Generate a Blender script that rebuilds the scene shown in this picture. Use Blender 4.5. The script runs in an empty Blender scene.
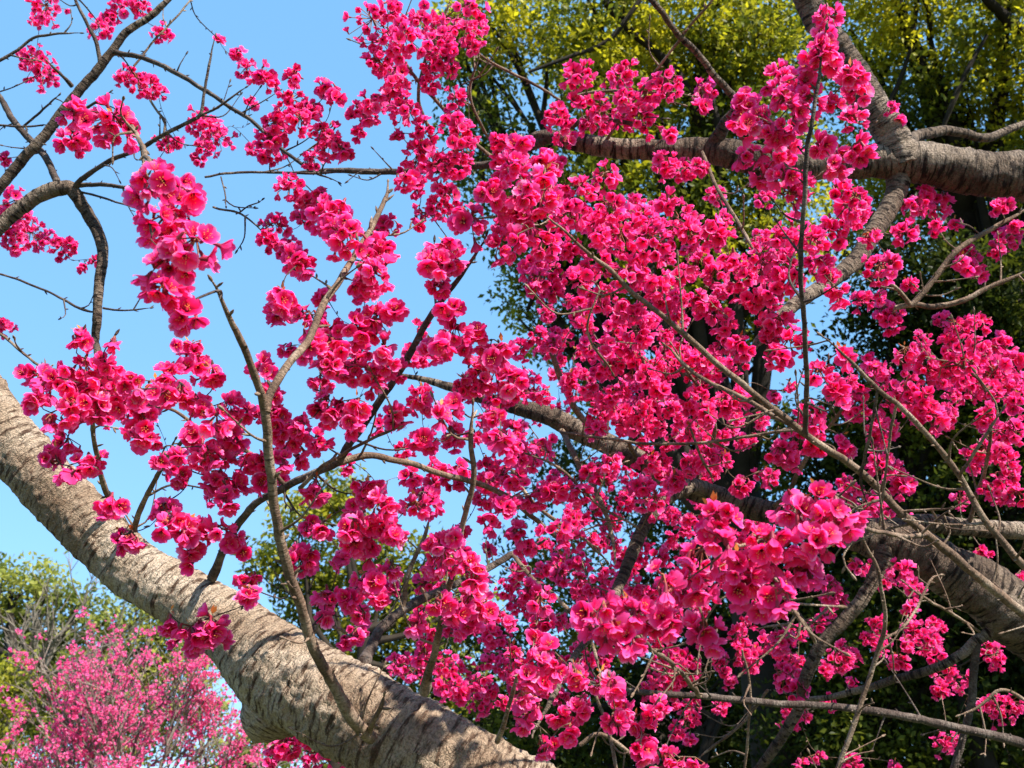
import bpy, math, random
import numpy as np
from mathutils import Vector, noise

random.seed(7)
rng = np.random.default_rng(7)
R = math.radians
scene = bpy.context.scene

# ------------------------------------------------------------------ camera, sky, sun, exposure
F_PX = 1098.0
PITCH = R(24)
CAM = np.array([0.0, 0.0, 1.6])
cam_data = bpy.data.cameras.new("camera")
cam_data.sensor_width = 36.0
cam_data.lens = 36.0 * F_PX / 1024.0
cam_data.clip_start = 0.05
cam_data.clip_end = 3000
cam = bpy.data.objects.new("camera", cam_data)
scene.collection.objects.link(cam)
cam.location = CAM
cam.rotation_euler = (math.pi / 2 + PITCH, 0, 0)
scene.camera = cam
cam_data.dof.use_dof = True
cam_data.dof.focus_distance = 1.7
cam_data.dof.aperture_fstop = 14

SUN = np.array([0.52, -0.50, 0.71]); SUN /= np.linalg.norm(SUN)
elev = math.asin(SUN[2]); azim = math.atan2(SUN[0], SUN[1])
world = bpy.data.worlds.new("World")
scene.world = world
world.use_nodes = True
nt = world.node_tree
sky = nt.nodes.new("ShaderNodeTexSky")
sky.sky_type = 'NISHITA'
sky.sun_disc = False
sky.sun_elevation = elev
sky.sun_rotation = azim
sky.air_density = 1.0
sky.dust_density = 0.25
sky.ozone_density = 1.5
air = nt.nodes.new("ShaderNodeMix"); air.data_type = 'RGBA'; air.blend_type = 'MULTIPLY'; air.inputs[0].default_value = 1.0
nt.links.new(sky.outputs[0], air.inputs[6]); air.inputs[7].default_value = (0.92, 1.0, 1.28, 1)
clear_air = nt.nodes.new("ShaderNodeMix"); clear_air.data_type = 'RGBA'; clear_air.inputs[0].default_value = 0.66
nt.links.new(air.outputs[2], clear_air.inputs[6]); clear_air.inputs[7].default_value = (0.86, 2.2, 3.5, 1)
nt.links.new(clear_air.outputs[2], nt.nodes["Background"].inputs[0])
nt.nodes["Background"].inputs[1].default_value = 0.113
sun_data = bpy.data.lights.new("sun", 'SUN')
sun_data.energy = 5.0
sun_data.angle = R(0.5)
sun_data.color = (1.0, 0.95, 0.87)
sun = bpy.data.objects.new("sun", sun_data)
scene.collection.objects.link(sun)
sun.rotation_euler = Vector(SUN).to_track_quat('Z', 'Y').to_euler()
sun.location = (20, -20, 25)
vs = scene.view_settings
vs.view_transform = 'Standard'
vs.look = 'None'
vs.gamma = 1
vs.exposure = 1.42
vs.use_curve_mapping = False

FWD = np.array([0, math.cos(PITCH), math.sin(PITCH)])
UPV = np.array([0, -math.sin(PITCH), math.cos(PITCH)])
RGT = np.array([1.0, 0, 0])

def pt(x, y, d):
    """a point of the place seen at picture position x, y and d metres away along the view"""
    return CAM + d * (FWD + RGT * (x - 512) / F_PX - UPV * (y - 384) / F_PX)

# ------------------------------------------------------------------ mesh building
class MB:
    def __init__(self):
        self.v, self.f, self.m, self.a, self.uv, self.n = [], [], [], [], [], 0
    def add(self, v, f, mat=0, attr=None, uv=None):
        v = np.asarray(v, float).reshape(-1, 3)
        f = np.asarray(f, int)
        self.v.append(v)
        self.f.append(f + self.n)
        self.m.append(np.full(len(f), mat, int) if np.isscalar(mat) else np.asarray(mat, int))
        self.a.append(np.zeros((len(v), 3)) if attr is None else np.asarray(attr, float))
        self.uv.append(np.zeros((len(v), 2)) if uv is None else np.asarray(uv, float))
        self.n += len(v)
    def build(self, name, mats, parent=None, smooth=True):
        me = bpy.data.meshes.new(name)
        v = np.concatenate(self.v)
        me.vertices.add(len(v))
        me.vertices.foreach_set("co", v.ravel())
        tot = np.concatenate([np.full(len(f), f.shape[1]) for f in self.f])
        idx = np.concatenate([f.ravel() for f in self.f])
        me.loops.add(len(idx))
        me.loops.foreach_set("vertex_index", idx.astype(np.int32))
        me.polygons.add(len(tot))
        start = np.concatenate([[0], np.cumsum(tot)[:-1]])
        me.polygons.foreach_set("loop_start", start.astype(np.int32))
        me.polygons.foreach_set("loop_total", tot.astype(np.int32))
        me.polygons.foreach_set("material_index", np.concatenate(self.m).astype(np.int32))
        me.polygons.foreach_set("use_smooth", np.full(len(tot), smooth))
        at = me.attributes.new("tone", 'FLOAT_VECTOR', 'POINT')
        at.data.foreach_set("vector", np.concatenate(self.a).ravel())
        ul = me.uv_layers.new(name="UVMap")
        ul.data.foreach_set("uv", np.concatenate(self.uv)[idx].ravel())
        me.update(calc_edges=True)
        me.validate()
        for m in mats:
            me.materials.append(m)
        o = bpy.data.objects.new(name, me)
        scene.collection.objects.link(o)
        if parent is not None:
            o.parent = parent
            o.matrix_parent_inverse = parent.matrix_world.inverted()
        return o

def thing(name, loc, label, cat, group=None):
    o = bpy.data.objects.new(name, None)
    scene.collection.objects.link(o)
    o.location = loc
    o.empty_display_size = 0.2
    o["label"] = label
    o["category"] = cat
    if group:
        o["group"] = group
    bpy.context.view_layer.update()
    return o

def norm(v):
    return v / (np.linalg.norm(v, axis=-1, keepdims=True) + 1e-12)

def spline(P, Rr, step):
    """Catmull-Rom through points P with radii Rr, resampled every `step` metres"""
    P = np.asarray(P, float); Rr = np.asarray(Rr, float)
    if len(P) == 2:
        P = np.array([P[0], (P[0] + P[1]) / 2, P[1]]); Rr = np.array([Rr[0], (Rr[0] + Rr[1]) / 2, Rr[1]])
    Q = np.vstack([2 * P[0] - P[1], P, 2 * P[-1] - P[-2]])
    out, ro = [], []
    for i in range(len(P) - 1):
        p0, p1, p2, p3 = Q[i:i + 4]
        n = max(1, int(np.ceil(np.linalg.norm(p2 - p1) / step)))
        for k in range(n):
            t = k / n
            out.append(0.5 * ((2 * p1) + (-p0 + p2) * t + (2 * p0 - 5 * p1 + 4 * p2 - p3) * t * t + (-p0 + 3 * p1 - 3 * p2 + p3) * t ** 3))
            ro.append(Rr[i] + (Rr[i + 1] - Rr[i]) * (t * t * (3 - 2 * t)))
    out.append(P[-1]); ro.append(Rr[-1])
    return np.array(out), np.array(ro)

def tube(mb, P, Rr, sides=8, mat=0, lump=0.0, lscale=8.0, cap=True, seed=0.0, rings=0.0):
    """a tapered bark tube; UVs in metres round and along it; lump adds uneven swelling"""
    P = np.asarray(P); n = len(P)
    T = np.gradient(P, axis=0); T = norm(T)
    up = np.array([0, 0, 1.0]) if abs(T[0][2]) < 0.9 else np.array([1.0, 0, 0])
    N = norm(np.cross(T[0], up))
    V, UV = [], []
    dist = 0.0
    ang = np.linspace(0, 2 * np.pi, sides + 1)
    for i in range(n):
        if i:
            dist += np.linalg.norm(P[i] - P[i - 1])
            N = N - T[i] * np.dot(N, T[i]); N = N / (np.linalg.norm(N) + 1e-12)
        B = np.cross(T[i], N)
        r = Rr[i]
        for k, a in enumerate(ang):
            d = np.cos(a) * N + np.sin(a) * B
            rr = r
            if lump:
                q = P[i] + d * r
                w = noise.noise(Vector(q * lscale + seed)) * 0.6 + noise.noise(Vector(q * lscale * 3.1 + seed)) * 0.4
                w2 = noise.noise(Vector((q + seed) * lscale * 9))
                rr = r * (1 + lump * (w + 0.45 * w2))
                if rings:
                    wr = noise.noise(Vector((math.cos(a) * 0.7, math.sin(a) * 0.7, dist * 85 + seed)))
                    rr += r * rings * max(0.0, wr - 0.05) * (0.6 + noise.noise(Vector(q * 60)))
            V.append(P[i] + d * rr)
            UV.append((k / sides * 2 * np.pi * r, dist))
    V = np.array(V).reshape(n, sides + 1, 3)
    V[:, -1] = V[:, 0]
    i, k = np.meshgrid(np.arange(n - 1), np.arange(sides), indexing='ij')
    a = (i * (sides + 1) + k).ravel()
    F = np.stack([a, a + 1, a + sides + 2, a + sides + 1], 1)
    tone = np.tile([random.random(), random.random(), 0], (n * (sides + 1), 1))
    mb.add(V, F, mat, tone, np.array(UV))
    if cap:
        for e, s in ((0, -1), (n - 1, 1)):
            c = P[e] + T[e] * s * Rr[e] * 0.7
            ring = V[e][:-1]
            VV = np.vstack([ring, [c]])
            kk = np.arange(sides)
            FF = np.stack([kk, (kk + 1) % sides, np.full(sides, sides)], 1)
            if s < 0:
                FF = FF[:, ::-1]
            mb.add(VV, FF, mat, np.tile(tone[0], (sides + 1, 1)), np.tile([[0.0, 0.0]], (sides + 1, 1)))

# ------------------------------------------------------------------ materials
def mat_new(name):
    m = bpy.data.materials.new(name)
    m.use_nodes = True
    t = m.node_tree
    t.nodes.clear()
    out = t.nodes.new("ShaderNodeOutputMaterial")
    return m, t, out

def ramp(t, stops):
    r = t.nodes.new("ShaderNodeValToRGB")
    el = r.color_ramp.elements
    while len(el) < len(stops):
        el.new(0.5)
    for e, (p, c) in zip(el, stops):
        e.position = p
        e.color = (*c, 1)
    return r

def leafy(name, stops, translucency=0.45, tint=(1, 1, 1), rough=0.5, spec=0.3, axis=0, back=None):
    """thin petal or leaf: colour from the tone attribute, part of the light passes through"""
    m, t, out = mat_new(name)
    at = t.nodes.new("ShaderNodeAttribute"); at.attribute_name = "tone"
    sep = t.nodes.new("ShaderNodeSeparateXYZ")
    t.links.new(at.outputs["Vector"], sep.inputs[0])
    rp = ramp(t, stops)
    t.links.new(sep.outputs[axis], rp.inputs[0])
    hs = t.nodes.new("ShaderNodeHueSaturation")
    mr = t.nodes.new("ShaderNodeMapRange")
    mr.inputs[3].default_value = 0.75; mr.inputs[4].default_value = 1.2
    t.links.new(sep.outputs[1], mr.inputs[0])
    t.links.new(mr.outputs[0], hs.inputs["Value"])
    if back:
        gm = t.nodes.new("ShaderNodeNewGeometry"); fm = t.nodes.new("ShaderNodeMath"); fm.operation = 'MULTIPLY'; fm.inputs[1].default_value = 0.6
        t.links.new(gm.outputs["Backfacing"], fm.inputs[0])
        bm_ = t.nodes.new("ShaderNodeMix"); bm_.data_type = 'RGBA'
        t.links.new(fm.outputs[0], bm_.inputs[0]); t.links.new(rp.outputs[0], bm_.inputs[6]); bm_.inputs[7].default_value = (*back, 1)
        t.links.new(bm_.outputs[2], hs.inputs["Color"])
    else:
        t.links.new(rp.outputs[0], hs.inputs["Color"])
    pb = t.nodes.new("ShaderNodeBsdfPrincipled")
    pb.inputs["Roughness"].default_value = rough
    pb.inputs["Specular IOR Level"].default_value = spec
    t.links.new(hs.outputs[0], pb.inputs["Base Color"])
    tr = t.nodes.new("ShaderNodeBsdfTranslucent")
    mx = t.nodes.new("ShaderNodeMix"); mx.data_type = 'RGBA'; mx.blend_type = 'MULTIPLY'
    mx.inputs[0].default_value = 1.0
    t.links.new(hs.outputs[0], mx.inputs[6]); mx.inputs[7].default_value = (*tint, 1)
    t.links.new(mx.outputs[2], tr.inputs[0])
    ms = t.nodes.new("ShaderNodeMixShader")
    ms.inputs[0].default_value = translucency
    t.links.new(pb.outputs[0], ms.inputs[1]); t.links.new(tr.outputs[0], ms.inputs[2])
    t.links.new(ms.outputs[0], out.inputs[0])
    return m

def bark(name, c_lo, c_mid, c_hi, c_mark, band=70.0, bump=0.6, marks=0.62, patch=7.0):
    m, t, out = mat_new(name)
    uv = t.nodes.new("ShaderNodeUVMap")
    geo = t.nodes.new("ShaderNodeTexCoord")
    mp = t.nodes.new("ShaderNodeMapping"); mp.inputs["Scale"].default_value = (band * 0.20, band, 1)
    t.links.new(uv.outputs[0], mp.inputs[0])
    n1 = t.nodes.new("ShaderNodeTexNoise"); n1.inputs["Scale"].default_value = 1.0; n1.inputs["Detail"].default_value = 5; n1.inputs["Roughness"].default_value = 0.65
    t.links.new(mp.outputs[0], n1.inputs["Vector"])
    mpv = t.nodes.new("ShaderNodeMapping"); mpv.inputs["Scale"].default_value = (band * 0.22, band * 1.15, 1)
    dist = t.nodes.new("ShaderNodeTexNoise"); dist.inputs["Scale"].default_value = 40; dist.inputs["Detail"].default_value = 3
    t.links.new(geo.outputs["Object"], dist.inputs["Vector"])
    warp = t.nodes.new("ShaderNodeVectorMath"); warp.operation = 'SCALE'; warp.inputs[3].default_value = 2.2
    t.links.new(dist.outputs["Color"], warp.inputs[0])
    t.links.new(uv.outputs[0], mpv.inputs[0])
    wadd = t.nodes.new("ShaderNodeVectorMath"); wadd.operation = 'ADD'
    t.links.new(mpv.outputs[0], wadd.inputs[0]); t.links.new(warp.outputs[0], wadd.inputs[1])
    vo = t.nodes.new("ShaderNodeTexVoronoi"); vo.feature = 'DISTANCE_TO_EDGE'; vo.voronoi_dimensions = '2D'; vo.inputs["Scale"].default_value = 1.0
    t.links.new(wadd.outputs[0], vo.inputs["Vector"])
    crk = ramp(t, [(0.0, (0.42, 0.38, 0.36)), (0.09, (1, 1, 1))])
    t.links.new(vo.outputs["Distance"], crk.inputs[0])
    n2 = t.nodes.new("ShaderNodeTexNoise"); n2.inputs["Scale"].default_value = patch; n2.inputs["Detail"].default_value = 6; n2.inputs["Roughness"].default_value = 0.6
    t.links.new(geo.outputs["Object"], n2.inputs["Vector"])
    n3 = t.nodes.new("ShaderNodeTexNoise"); n3.inputs["Scale"].default_value = 260; n3.inputs["Detail"].default_value = 4; n3.inputs["Roughness"].default_value = 0.7
    t.links.new(geo.outputs["Object"], n3.inputs["Vector"])
    r2 = ramp(t, [(0.3, c_lo), (0.5, c_mid), (0.68, c_hi)])
    t.links.new(n2.outputs[0], r2.inputs[0])
    mk = ramp(t, [(marks - 0.04, (0, 0, 0)), (marks + 0.06, (1, 1, 1))])
    t.links.new(n1.outputs[0], mk.inputs[0])
    mx = t.nodes.new("ShaderNodeMix"); mx.data_type = 'RGBA'
    t.links.new(mk.outputs[0], mx.inputs[0]); t.links.new(r2.outputs[0], mx.inputs[6]); mx.inputs[7].default_value = (*c_mark, 1)
    sp = ramp(t, [(0.38, (0.45, 0.43, 0.42)), (0.56, (1.08, 1.08, 1.08))])
    t.links.new(n3.outputs[0], sp.inputs[0])
    m2 = t.nodes.new("ShaderNodeMix"); m2.data_type = 'RGBA'; m2.blend_type = 'MULTIPLY'; m2.inputs[0].default_value = 0.8
    t.links.new(mx.outputs[2], m2.inputs[6]); t.links.new(sp.outputs[0], m2.inputs[7])
    pb = t.nodes.new("ShaderNodeBsdfPrincipled"); pb.inputs["Roughness"].default_value = 0.85; pb.inputs["Specular IOR Level"].default_value = 0.2
    m3 = t.nodes.new("ShaderNodeMix"); m3.data_type = 'RGBA'; m3.blend_type = 'MULTIPLY'; m3.inputs[0].default_value = 0.22
    t.links.new(m2.outputs[2], m3.inputs[6]); t.links.new(crk.outputs[0], m3.inputs[7])
    t.links.new(m3.outputs[2], pb.inputs["Base Color"])
    cl = t.nodes.new("ShaderNodeMath"); cl.operation = 'MINIMUM'; cl.inputs[1].default_value = 0.12
    t.links.new(vo.outputs["Distance"], cl.inputs[0])
    cm = t.nodes.new("ShaderNodeMath"); cm.operation = 'MULTIPLY_ADD'; cm.inputs[1].default_value = 0.9
    t.links.new(cl.outputs[0], cm.inputs[0])
    ad = t.nodes.new("ShaderNodeMath"); ad.operation = 'MULTIPLY_ADD'
    t.links.new(n3.outputs[0], ad.inputs[0]); ad.inputs[1].default_value = 0.35
    t.links.new(n1.outputs[0], cm.inputs[2]); t.links.new(cm.outputs[0], ad.inputs[2])
    bp = t.nodes.new("ShaderNodeBump"); bp.inputs["Strength"].default_value = bump; bp.inputs["Distance"].default_value = 0.022
    t.links.new(ad.outputs[0], bp.inputs["Height"]); t.links.new(bp.outputs[0], pb.inputs["Normal"])
    t.links.new(pb.outputs[0], out.inputs[0])
    return m

def plain(name, col, rough=0.6, translucency=0.0):
    return leafy(name, [(0, tuple(c * 0.8 for c in col)), (1, col)], translucency, rough=rough)

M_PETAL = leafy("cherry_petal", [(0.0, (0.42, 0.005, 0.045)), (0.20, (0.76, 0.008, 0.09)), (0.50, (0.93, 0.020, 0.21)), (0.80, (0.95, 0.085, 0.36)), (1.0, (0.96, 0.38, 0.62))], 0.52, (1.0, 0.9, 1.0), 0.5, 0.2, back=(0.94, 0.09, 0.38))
M_ANTHER = plain("anther_yellow", (0.80, 0.33, 0.05))
M_FILAM = plain("filament_pink", (0.75, 0.06, 0.16), 0.5, 0.3)
M_CALYX = plain("calyx_wine", (0.20, 0.015, 0.03), 0.5)
M_STALK = plain("flower_stalk", (0.26, 0.09, 0.04), 0.6)
M_BRONZE = leafy("young_leaf", [(0, (0.35, 0.07, 0.02)), (1, (0.62, 0.26, 0.05))], 0.4, rough=0.4)
CL_MATS = [M_PETAL, M_ANTHER, M_FILAM, M_CALYX, M_STALK, M_BRONZE]
B_PALE = bark("pale_cherry_bark", (0.21, 0.128, 0.075), (0.43, 0.315, 0.215), (0.62, 0.50, 0.375), (0.10, 0.055, 0.032), 100, 1.0, 0.545)
B_DARK = bark("brown_cherry_bark", (0.075, 0.048, 0.032), (0.165, 0.115, 0.08), (0.38, 0.295, 0.22), (0.02, 0.011, 0.007), 92, 1.0, 0.535)
B_TWIG = bark("twig_bark", (0.085, 0.05, 0.034), (0.18, 0.115, 0.075), (0.36, 0.275, 0.20), (0.06, 0.04, 0.03), 260, 0.5, 0.6, 22)
B_DTWIG = bark("dark_twig_bark", (0.045, 0.03, 0.024), (0.085, 0.06, 0.048), (0.20, 0.16, 0.13), (0.035, 0.024, 0.02), 200, 0.6, 0.6, 30)
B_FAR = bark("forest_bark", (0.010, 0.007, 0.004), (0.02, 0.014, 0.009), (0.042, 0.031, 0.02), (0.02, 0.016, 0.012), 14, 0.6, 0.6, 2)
B_GREY = bark("bare_grey_bark", (0.10, 0.085, 0.065), (0.17, 0.145, 0.11), (0.24, 0.205, 0.16), (0.12, 0.1, 0.08), 14, 0.6, 0.6, 2)

# ------------------------------------------------------------------ flower templates (radius 1, facing +Z, base at origin)
def flower_template(ns, nw, openness, rs, stamens):
    rs = np.random.default_rng(rs)
    V, F, M, A = [], [], [], []
    n0 = 0
    def put(v, f, m, a):
        nonlocal n0
        v = np.asarray(v); f = np.asarray(f)
        if f.shape[1] == 3:
            f = np.hstack([f, f[:, :1] * 0 - 999999])
        f = np.where(f > -9999, f + n0, -1)
        V.append(v); F.append(f); M.append(np.full(len(f), m)); A.append(a)
        n0 += len(v)
    for p in range(5):
        th = p * 2 * math.pi / 5 + rs.normal(0, 0.07)
        op = np.clip(openness + rs.normal(0, 0.09), 0.25, 1.1)
        s = np.linspace(0, 1, ns)[:, None]; w = np.linspace(-1, 1, nw)[None, :]
        tip = 1 - 0.15 * np.exp(-(w / 0.28) ** 2) - 0.10 * np.abs(w) ** 3
        ss = s * tip
        hw = (0.09 + 0.47 * np.sin(np.pi * np.clip(ss, 0, 1) ** 0.95 * 0.78) ** 1.2)
        hw = np.where(s > 0.99, hw * 0.86, hw)
        rho = 0.10 + (0.92 * ss ** (1.35 - 0.35 * op)) * (0.32 + 0.68 * op)
        z = (1.08 - 0.78 * op) * ss ** 0.75 + 0.12 * ss
        curl = rs.normal(0.02, 0.10)
        z = z + curl * ss ** 3
        lat = w * hw
        cup = 0.20 * (w ** 2) * ss * (1.1 - 0.5 * op)
        wr = 0.045 * np.sin(w * 4.2 + rs.uniform(0, 6)) * ss ** 2
        rad = rho - cup * 0.4
        zz = z + cup + wr
        x = rad * math.cos(th) - lat * math.sin(th)
        y = rad * math.sin(th) + lat * math.cos(th)
        v = np.stack([x, y, zz + 0 * w], -1).reshape(-1, 3)
        i, k = np.meshgrid(np.arange(ns - 1), np.arange(nw - 1), indexing='ij')
        a = (i * nw + k).ravel()
        f = np.stack([a, a + nw, a + nw + 1, a + 1], 1)
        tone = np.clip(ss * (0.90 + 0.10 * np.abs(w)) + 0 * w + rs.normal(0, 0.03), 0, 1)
        vein = 0.5 + rs.normal(0, 0.12) + 0.10 * np.cos(w * 9) * (ss < 0.8)
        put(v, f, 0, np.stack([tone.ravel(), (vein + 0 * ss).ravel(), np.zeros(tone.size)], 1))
    for q in range(stamens):
        th = rs.uniform(0, 2 * math.pi); sp = rs.uniform(0.10, 0.42)
        h = rs.uniform(0.42, 0.68)
        e = np.array([math.cos(th) * sp, math.sin(th) * sp, h]); b = np.array([math.cos(th) * 0.05, math.sin(th) * 0.05, 0.05])
        sd = np.array([-math.sin(th), math.cos(th), 0]) * 0.014
        put([b - sd, b + sd, e + sd, e - sd], [[0, 1, 2, 3]], 2, np.tile([0.8, 0.6, 0], (4, 1)))
        d = 0.04
        o = np.array([[d, 0, 0], [-d, 0, 0], [0, d, 0], [0, -d, 0], [0, 0, d], [0, 0, -d]]) + e
        put(o, [[0, 2, 4], [2, 1, 4], [1, 3, 4], [3, 0, 4], [2, 0, 5], [1, 2, 5], [3, 1, 5], [0, 3, 5]], 1, np.tile([rs.uniform(0.4, 1), 0.6, 0], (6, 1)))
    # calyx tube behind the petals
    k = 6 if ns > 3 else 4
    ang = np.arange(k) * 2 * math.pi / k
    ring = lambda r, z: np.stack([np.cos(ang) * r, np.sin(ang) * r, np.full(k, z)], 1)
    v = np.vstack([ring(0.06, -0.55), ring(0.13, -0.42), ring(0.15, -0.10), ring(0.20, 0.10)])
    f = []
    for j in range(3):
        for q in range(k):
            f.append([j * k + q, j * k + (q + 1) % k, (j + 1) * k + (q + 1) % k, (j + 1) * k + q])
    put(v, f, 3, np.tile([0.7, 0.6, 0], (len(v), 1)))
    F = np.vstack(F)
    return dict(V=np.vstack(V), q=F[F[:, 3] >= 0], qm=np.concatenate(M)[F[:, 3] >= 0], t=F[F[:, 3] < 0][:, :3], tm=np.concatenate(M)[F[:, 3] < 0], A=np.vstack(A))

HI = [flower_template(7, 5, o, 10 + i, 11) for i, o in enumerate((1.0, 0.88, 0.76, 0.66, 0.52, 0.40, 0.92, 0.80, 0.60, 0.20))]
MID = [flower_template(4, 3, o, 30 + i, 3) for i, o in enumerate((1.0, 0.86, 0.72, 0.5, 0.92, 0.62, 0.25))]
LOW = [flower_template(3, 3, o, 50 + i, 0) for i, o in enumerate((0.95, 0.8, 0.6))]

def frames(Z):
    Z = norm(Z)
    up = np.where(np.abs(Z[:, 2:3]) > 0.9, np.array([[1.0, 0, 0]]), np.array([[0, 0, 1.0]]))
    X = norm(np.cross(up, Z)); Y = np.cross(Z, X)
    a = rng.uniform(0, 2 * np.pi, len(Z))[:, None]
    X2 = X * np.cos(a) + Y * np.sin(a); Y2 = np.cross(Z, X2)
    return np.stack([X2, Y2, Z], 2)

def put_flowers(mb, pos, face, rad, temps, shade=None):
    which = rng.integers(0, len(temps), len(pos))
    Fm = frames(face)
    for w in range(len(temps)):
        s = np.where(which == w)[0]
        if not len(s):
            continue
        T = temps[w]
        V = np.einsum('nij,kj->nki', Fm[s] * rad[s][:, None, None], T['V']) + pos[s][:, None, :]
        k = len(T['V'])
        off = (np.arange(len(s)) * k)[:, None, None]
        A = np.tile(T['A'][None], (len(s), 1, 1))
        jit = rng.normal(0, 0.085, len(s))[:, None]; val = rng.normal(0, 0.16, len(s))[:, None]
        A[:, :, 0] = np.clip(A[:, :, 0] + jit, 0, 1); A[:, :, 1] = np.clip(A[:, :, 1] + val, 0, 1)
        base = mb.n
        mb.add(V, (T['q'][None] + off).reshape(-1, 4), np.tile(T['qm'], len(s)), A.reshape(-1, 3))
        if len(T['t']):
            mb.f.append((T['t'][None] + off).reshape(-1, 3) + base)
            mb.m.append(np.tile(T['tm'], len(s)))

def stick(mb, a, b, r, mat, sides=4):
    a = np.asarray(a); b = np.asarray(b)
    d = norm(b - a); u = norm(np.cross(d, [0.3, 0.5, 0.81])); w = np.cross(d, u)
    ang = np.arange(sides) * 2 * np.pi / sides
    ring = np.cos(ang)[:, None] * u + np.sin(ang)[:, None] * w
    k = np.arange(sides)
    mb.add(np.vstack([a + ring * r, b + ring * r * 0.9]), np.stack([k, (k + 1) % sides, (k + 1) % sides + sides, k + sides], 1), mat, np.tile([0.6, 0.5, 0], (2 * sides, 1)))

def bud(mb, a, d, L, r, mat):
    """little pointed bud or spur standing off a twig"""
    d = norm(np.asarray(d)); u = norm(np.cross(d, [0.3, 0.5, 0.81])); w = np.cross(d, u)
    ang = np.arange(5) * 2 * np.pi / 5
    ring = np.cos(ang)[:, None] * u + np.sin(ang)[:, None] * w
    v = np.vstack([a + ring * r * 0.7, a + d * L * 0.45 + ring * r, a + d * L * 0.8 + ring * r * 0.55, [a + d * L]])
    k = np.arange(5); n = (k + 1) % 5
    t = np.tile([random.random(), random.random(), 0], (16, 1))
    uvb = np.tile([[random.random(), random.random()]], (16, 1))
    base = mb.n
    mb.add(v, np.vstack([np.stack([k, n, n + 5, k + 5], 1), np.stack([k + 5, n + 5, n + 10, k + 10], 1)]), mat, t, uvb)
    mb.f.append(np.stack([k + 10, n + 10, np.full(5, 15)], 1) + base); mb.m.append(np.full(5, mat))

# ------------------------------------------------------------------ a flower cluster
FR = 0.0131
def cluster_flowers(x, y, r, d):
    """positions and facings of the flowers of one cluster centred at x, y with radius r (picture pixels) d metres away"""
    c = pt(x, y, d)
    rw = r * (1.30 if 1.7 < d < 2.4 else 1.22) * d / F_PX
    fr = FR * rng.uniform(0.9, 1.1)
    n = int(np.clip(round(2.5 * (rw / fr) ** 2 + 2.2), 2, 22))
    D = norm(rng.normal(0, 1, (n, 3)) + SUN * 0.30 + np.array([0, -0.35, -0.20]))
    rad = fr * rng.uniform(0.72, 1.15, n)
    k = np.maximum(rw - rad * 0.25, rad * 0.5)
    # spread the flowers over the cluster so that they do not sit in one another
    for _ in range(5):
        for i in range(n):
            df = D[i] - D; dist = np.linalg.norm(df, axis=1) + 1e-6
            push = (df / dist[:, None] * np.clip(0.9 - dist, 0, 1)[:, None] * 0.25); push[i] = 0
            D[i] = norm(D[i] + push.sum(0))
    axis = norm(rng.normal(0, 1, 3)); stretch = rng.uniform(0.75, 1.35)
    spread = D * k[:, None] * rng.uniform(0.5, 1.12, n)[:, None]
    spread = spread + axis * (spread @ axis)[:, None] * (stretch - 1)
    pos = c + spread
    droop = (rng.random(n) < 0.46)[:, None]
    face = norm(D * np.where(droop, 0.45, 1.0) + np.array([0, 0, -1.0]) * np.where(droop, 0.9, 0.2) + SUN * np.where(droop, 0.1, 0.35) + rng.normal(0, 0.36, (n, 3)))
    pos = pos - face * rad[:, None] * 0.35 - np.array([0, 0, 0.5]) * rad[:, None] * droop
    return c, pos, face, rad

def cluster_stalks(mb, c, pos, face, rad, leaves=True):
    node = c + np.array([0, 0, 0.8 * rad.mean()])
    for p, f, r in zip(pos, face, rad):
        stick(mb, node, p - f * r * 0.52, 0.0009, 4, 3)
    if leaves and rng.random() < 0.38:
        for _ in range(rng.integers(2, 5)):
            d = norm(rng.normal(0, 1, 3) + np.array([0, -0.5, 0.5]))
            L = rng.uniform(0.007, 0.014); w = norm(np.cross(d, rng.normal(0, 1, 3))) * L * 0.24
            a = node + d * 0.004
            v = np.array([a, a + d * L * 0.5 + w, a + d * L, a + d * L * 0.5 - w])
            mb.add(v, [[0, 1, 2, 3]], 5, np.tile([rng.random(), 0.7, 0], (4, 1)))

# ------------------------------------------------------------------ data: clusters by depth class
CLASS = {'N': 1.08, 'M': 1.48, 'G': 1.80, 'F': 2.15, 'B': 2.85}
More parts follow.
